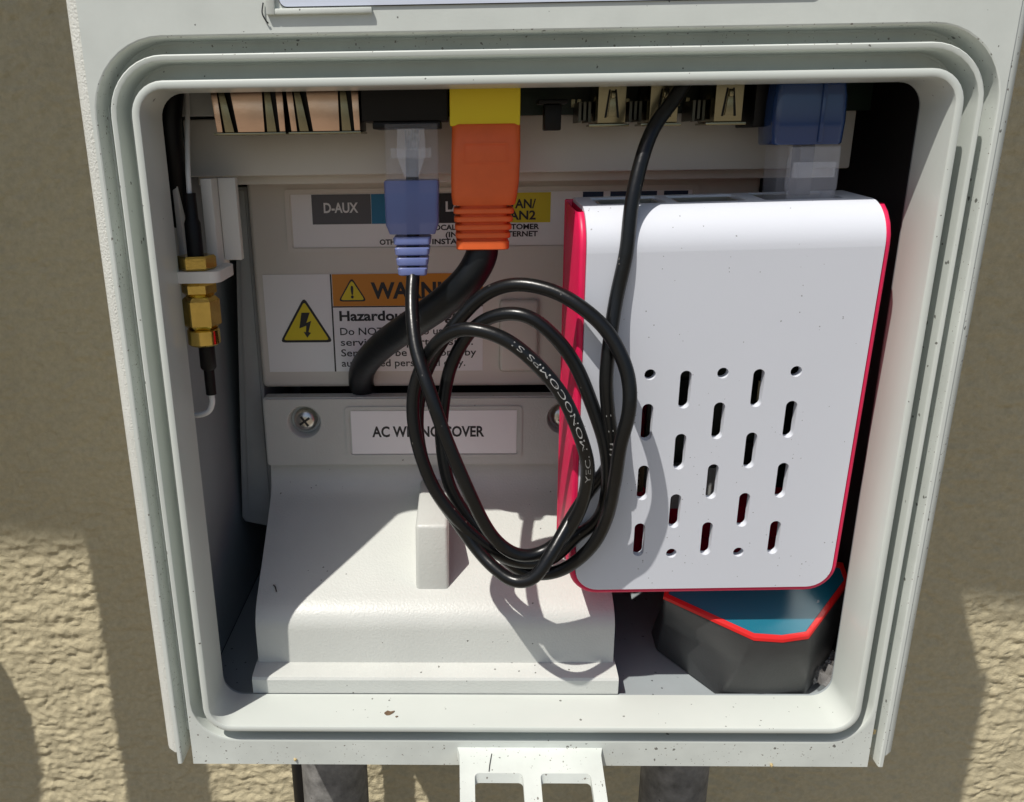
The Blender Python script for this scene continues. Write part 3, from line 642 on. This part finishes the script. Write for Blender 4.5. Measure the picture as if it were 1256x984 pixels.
# ================================================================== COMPUTER CASE (white lid, red base)
pi = bpy.data.objects.new('computer_case', None); COL.objects.link(pi); pi.empty_display_size = .01
tag(pi, 'small white and red computer case with slotted lid hanging at right', 'computer')
ax = Vector((3.4, -0.8, 0.3)); pi.matrix_world = Matrix.Translation(Vector((44.6, 6.5, 0.75))*S) @ Matrix.Rotation(rad(ax.length), 4, ax.normalized())
def pb(b, name, m, par=None, smooth=40, recalc=True):
    o = b.build(name, m, None, smooth, recalc=recalc); o.parent = par or pi; return o
HW, HB, FT, RA = 33.0, -44.3, 44.2, 9.4
def slot(cx, cz, w_, h): return rrect(cx-w_/2, cx+w_/2, cz-h/2, cz+h/2, w_/2-.001, 6)
holes = []
for cx in (-17.1, 0, 17.1):
    holes += [[(cx+1.35*math.cos(rad(a)), 15.2+1.35*math.sin(rad(a))) for a in range(0, 360, 24)]]
    for cz in (3.0, -13.3, -29.5): holes.append(slot(cx, cz, 2.7, 9.6))
for cx in (-8.6, 8.5):
    holes += [[(cx+1.35*math.cos(rad(a)), -33.6+1.35*math.sin(rad(a))) for a in range(0, 360, 24)]]
    for cz in (11.2, -5.0, -21.4): holes.append(slot(cx, cz, 2.7, 9.6))
v, f = filled([rrect(-HW, HW, HB, FT, 6.0, 8, (1, 1, 0, 0))]+holes, 2.0)
lid = pb(MB().add(v, f), 'lid', 'case_white', smooth=25)
# curved shoulder that turns into the socket side
b = MB(); o_ = []; i_ = []
for k_ in range(15):
    a = rad(90*k_/14); o_.append((RA-RA*math.cos(a), FT+RA*math.sin(a))); i_.append((RA-(RA-2)*math.cos(a), FT+(RA-2)*math.sin(a)))
prof = o_+i_[::-1]
b.loft([[(x, y, z) for y, z in prof] for x in (-HW, HW)]); pb(b, 'lid_shoulder', 'case_white', lid, 40)
# socket side with three openings
v, f = filled([[(-HW, RA+.02), (HW, RA+.02), (HW, 24.6), (-HW, 24.6)], rrect(-29.2, -13.2, 10.6, 22.6, .4, 2), rrect(-10.8, 5.2, 10.6, 22.6, .4, 2), rrect(9.4, 27.2, 10.6, 23.6, .4, 2)], 2.0)
pb(MB().add([(x, z, FT+RA-y) for x, y, z in v], f), 'socket_side', 'case_white', lid, 25)
for x0, x1 in ((-28.4, -14.0), (-10.0, 4.4)):
    b = MB()
    for q in ((x0, x1, 11.4, 11.9), (x0, x1, 21.3, 21.8)): b.box(q[0], q[1], q[2], q[3], 36, FT+RA-.4)
    b.box(x0, x0+.5, 11.95, 21.25, 36, FT+RA-.4); b.box(x1-.5, x1, 11.95, 21.25, 36, FT+RA-.4)
    s_ = pb(b, 'usb_socket', 'steel', None, 30)
    pb(MB().box(x0+.5, x1-.5, 11.9, 21.3, 36, 46), 'socket_floor', 'black_plastic', s_)
    pb(MB().box(x0+1.2, x1-1.2, 16, 17.6, 46.1, FT+RA-1.5), 'contact_tongue', 'black_plastic', s_)
pb(MB().box(9.8, 26.8, 22.0, 23.4, 36, FT+RA-.3), 'network_socket', 'steel')
# red base: band round sides and bottom, back plate
b = MB(); path = []
def band_pts(off):
    P = [(-HW-off, FT+RA-1.0), (-HW-off, FT+RA*.9), (-HW-off, FT+RA*.75), (-HW-off, FT+RA*.5), (-HW-off, FT+RA*.25), (-HW-off, FT), (-HW-off, 0)]
    r = 6.0+off
    for k_ in range(9): a = rad(180+90*k_/8); P.append((-HW-off+r+r*math.cos(a), HB-off+r+r*math.sin(a)))
    for k_ in range(9): a = rad(270+90*k_/8); P.append((HW+off-r+r*math.cos(a), HB-off+r+r*math.sin(a)))
    P += [(HW+off, 0), (HW+off, FT), (HW+off, FT+RA*.25), (HW+off, FT+RA*.5), (HW+off, FT+RA*.75), (HW+off, FT+RA*.9), (HW+off, FT+RA-1.0)]; return P
def fy(z): return 0.55 if z <= FT else 0.55+RA-math.sqrt(max(0, RA*RA-(z-FT)**2))
inn, out_ = band_pts(0.12), band_pts(1.6)
L = [[(x, 25.5, z) for x, z in inn], [(x, fy(z)+.15, z) for x, z in inn], [(x, fy(z)-.1, z) for x, z in [((a[0]*.65+c[0]*.35), (a[1]*.65+c[1]*.35)) for a, c in zip(inn, out_)]],
     [(x, fy(z)+.1, z) for x, z in [((a[0]*.2+c[0]*.8), (a[1]*.2+c[1]*.8)) for a, c in zip(inn, out_)]], [(x, fy(z)+.7, z) for x, z in out_], [(x, 25.5, z) for x, z in out_]]
b.loft(L, close=False, cap=False); base = pb(b, 'base', 'case_red', None, 50)
pb(MB().box(-HW-1.8, HW+1.8, 25.5, 27, HB-1.2, FT+RA-.6, .3), 'base_back', 'case_red', base)
v, f = filled([rrect(-13, 31, -24, 36, 2)], 1.4); bd = pb(MB().add([(x, y+17, z) for x, y, z in v], f), 'circuit_board', 'pcb')
for x0, x1, z0, z1, y0, m_ in ((-10, 4, -6, 8, 15.5, 'black_plastic'), (-24, -13, 2, 14, 15.8, 'black_plastic'), (8, 16, -20, -10, 15.6, 'black_plastic'), (-22, -14, -22, -12, 12, 'tin_shield'), (-6, 6, -28, -16, 13.5, 'dark_panel'), (14, 20, 0, 8, 14, 'tin_shield')):
    pb(MB().box(x0, x1, y0, 16.95, z0, z1), 'chip', m_, bd)
b = MB()
for k_ in range(20): b.box(24.5, 26, 11, 16.9, -20+k_*2.5, -19.3+k_*2.5)
pb(b, 'pin_row', 'tin_shield', bd)['kind'] = 'stuff'
b = MB()
for k_ in range(7): b.box(-20, -16, 9, 11.9, -18.5+k_*1.6, -17.9+k_*1.6)
pb(b, 'heat_fins', 'steel', bd)['kind'] = 'stuff'

# ================================================================== NAVY BOOTED PLUG in the case
nb = thing('network_plug', 'navy booted clear network plug standing in the top of the white case', 'plug', (60, 17, 54))
def tilt(z): return 60.9 + (54-z)*0.07
MB.XF = push(5.0, 12.0)
b = MB(); b.loft([sect(59.9+(z-67)*-.02, 15.6, hx, hy, z, 1.6, 4) for z, hx, hy in ((98, 5.5, 4.5), (86, 6.5, 5.2), (80.5, 7.4, 5.6), (77, 7.9, 5.8), (72, 8.0, 5.9), (67.5, 7.7, 5.8), (67.1, 7.4, 5.6))]); b.build('boot', 'boot_navy', nb, 50)
b = MB(); b.box(61.6, 62.6, 9.2, 10.2, 67.5, 80, .3); b.build('boot_rib', 'boot_navy', nb)
cp = MB(); cp.loft([sect(60.6, 15.2, 6.9, 4.4, 67.0, .5, 2), sect(60.9, 15.2, 6.9, 4.4, 56.0, .5, 2), sect(60.9, 15.4, 5.8, 4.2, 45.0, .5, 2)]); cp = cp.build('plug', 'clear_plastic', nb, 40)
b = MB(); b.loft([sect(61.5, 10.0, 5.6, .5, 66.6, .3, 2), sect(61.3, 9.6, 5.8, .5, 58, .3, 2), sect(61.3, 9.9, 4.6, .5, 54.5, .3, 2)]); b.build('latch_tongue', 'clear_plastic', cp, 40)
b = MB(); b.box(56.7, 66.2, 9.0, 9.5, 60.0, 63.4, .15); b.build('latch_bar', 'clear_edge', cp, 40)
b = MB(); b.box(59.2, 62.6, 12.4, 17.5, 56, 67.2, .4); b.build('inner_wires', 'ink_grey', cp)

MB.XF = None
# ================================================================== FACETED BLACK DEVICE below the case
hd = thing('faceted_device', 'black faceted device with red rim and teal face, below the white case', 'device', (64, 38, -82.3))
def zf(y): return -60.0+0.8*(y-10.5)
top = [(61.1, 10.8), (68.6, 10.4), (75.8, 11.2), (90.8, 23.4), (90.5, 27.8), (78, 29.5), (52, 29.5), (41, 26), (38.4, 19.9)]
bot = [(55, 15.6), (66, 15.1), (79, 15.8), (90, 28), (91, 50), (80, 58), (56, 58), (43, 48), (42.5, 38)]
def shrink(P, d):
    out = []; n = len(P)
    for i in range(n):
        p0, p1, p2 = Vector(P[i-1]), Vector(P[i]), Vector(P[(i+1) % n])
        e1 = (p1-p0).normalized(); e2 = (p2-p1).normalized(); n1 = Vector((-e1.y, e1.x)); n2 = Vector((-e2.y, e2.x))
        bs = (n1+n2).normalized(); out.append(tuple(p1+bs*d/max(.4, bs.dot(n1))))
    return out
b = MB(); b.loft([[(x, y, zf(y)-0.7) for x, y in top], [(x*.6+u*.4+.5, y*.6+v_*.4-.6, (zf(y)-.7)*.6-82.3*.4) for (x, y), (u, v_) in zip(top, bot)], [(u, v_, -82.3) for u, v_ in bot]]); bb = bmesh.new(); vv = [bb.verts.new(p) for p in b.v]
for q in b.f: bb.faces.new([vv[i] for i in q])
bmesh.ops.recalc_face_normals(bb, faces=bb.faces)
bmesh.ops.bevel(bb, geom=[e_ for e_ in bb.edges if len(e_.link_faces) == 2 and e_.calc_face_angle() > rad(12)], offset=0.9, segments=3, profile=0.5, affect='EDGES')
MB().bm(bb).build('body', 'device_black', hd, 50)
i1 = shrink(top, 1.3)
b = MB(); b.loft([[(x, y, zf(y)-.7) for x, y in top], [(x, y, zf(y)) for x, y in shrink(top, .12)], [(x, y, zf(y)+.08) for x, y in shrink(top, .5)], [(x, y, zf(y)+.05) for x, y in shrink(top, 1.1)], [(x, y, zf(y)-.7) for x, y in i1]], cap=False); b.build('rim', 'device_red', hd, 30)
b = MB(); b.add([(x, y, zf(y)-.35) for x, y in i1], [tuple(range(len(i1)))]); b.build('face', 'device_teal', hd, None)

# crumpled clear wrapping beside the device
random.seed(11)
b = MB(); n_ = 9; V = []
for j in range(n_):
    for i in range(n_): V.append((82+i*1.3+random.uniform(-.7, .7), 16+j*1.5+random.uniform(-.7, .7), -79.0+random.uniform(-2.4, 2.6)+j*.3))
F = [(j*n_+i, j*n_+i+1, (j+1)*n_+i+1, (j+1)*n_+i) for j in range(n_-1) for i in range(n_-1)]
tag(b.add(V, F).build('crumpled_film', 'film', None, None, loc=(88, 22, -82.3)), 'crumpled pale film in the lower right corner behind the lip', 'wrapper')

# crumbs and litter caught on the ledges
random.seed(3)
def crumb(x, y, z, r, name='crumb', m='crumb', label=None):
    b = bmesh.new(); bmesh.ops.create_icosphere(b, subdivisions=1, radius=r)
    for q in b.verts: q.co = Vector((x, y, z))+q.co*random.uniform(.6, 1.25)
    o = MB().bm(b).build(name, m, None, None, loc=(x, y, z-r)); return tag(o, label, 'debris', 'crumbs on the enclosure frame')
crumb(93.6, 5.5, -85.4, 1.0, label='cream crumb wedged in the right channel near its lower end')
crumb(-63.5, 1.7, -92.2, 0.5, label='tiny cream crumb on the lower left of the skirt')
crumb(66.0, 1.6, -93.2, 0.55, label='tiny cream crumb on the lower right edge of the skirt')
def flake(x, y, z, pts, label):
    b = MB(); b.add([(x+u, y+v_, z+.12+random.uniform(0, .35)) for u, v_ in pts]+[(x+u, y+v_, z+.02) for u, v_ in pts],
        [tuple(range(len(pts))), tuple(range(len(pts), 2*len(pts)))[::-1]]+[(i, len(pts)+i, len(pts)+(i+1) % len(pts), (i+1) % len(pts)) for i in range(len(pts))])
    return tag(b.build('leaf_flake', 'dead_leaf', None, None, loc=(x, y, z)), label, 'debris', 'crumbs on the enclosure frame')
flake(-37.6, 5.2, -80.0, [(-1.3, .1), (-.6, -.6), (.2, -.5), (1.0, .2), (1.5, .9), (.4, .8), (-.5, 1.1)], 'brown leaf flake lying on the lower lip left of centre')
flake(-35.4, 4.0, -80.0, [(-.4, 0), (0, -.3), (.4, .1), (0, .3)], 'small dark flake just right of the brown leaf flake')
def fibre(pts, r_, label):
    return tag(MB().tube(spline(pts, 5), r_, 6).build('fibre', 'ink', None, 40, loc=pts[0]), label, 'debris', 'dark fibres')
fibre([(-72.6, 29.0, -54.0), (-72.0, 28.4, -54.3), (-71.6, 27.6, -54.7), (-71.4, 27.0, -55.0)], 0.18, 'short dark fibre on the shaded left slope of the cover')
fibre([(-10.6, -4.6, -90.2), (-10.3, -2.6, -89.5), (-9.7, 0.2, -88.7)], 0.14, 'thin dark twig lying on the latch tab')
fibre([(-57.6, 2.6, 96.5), (-57.9, 2.4, 94.6), (-57.3, 2.4, 93.2), (-56.8, 2.6, 92.6)], 0.16, 'dark fibre beside the frame corner at the top edge')
for o in bpy.data.objects:
    if '_w' in o: del o['_w']
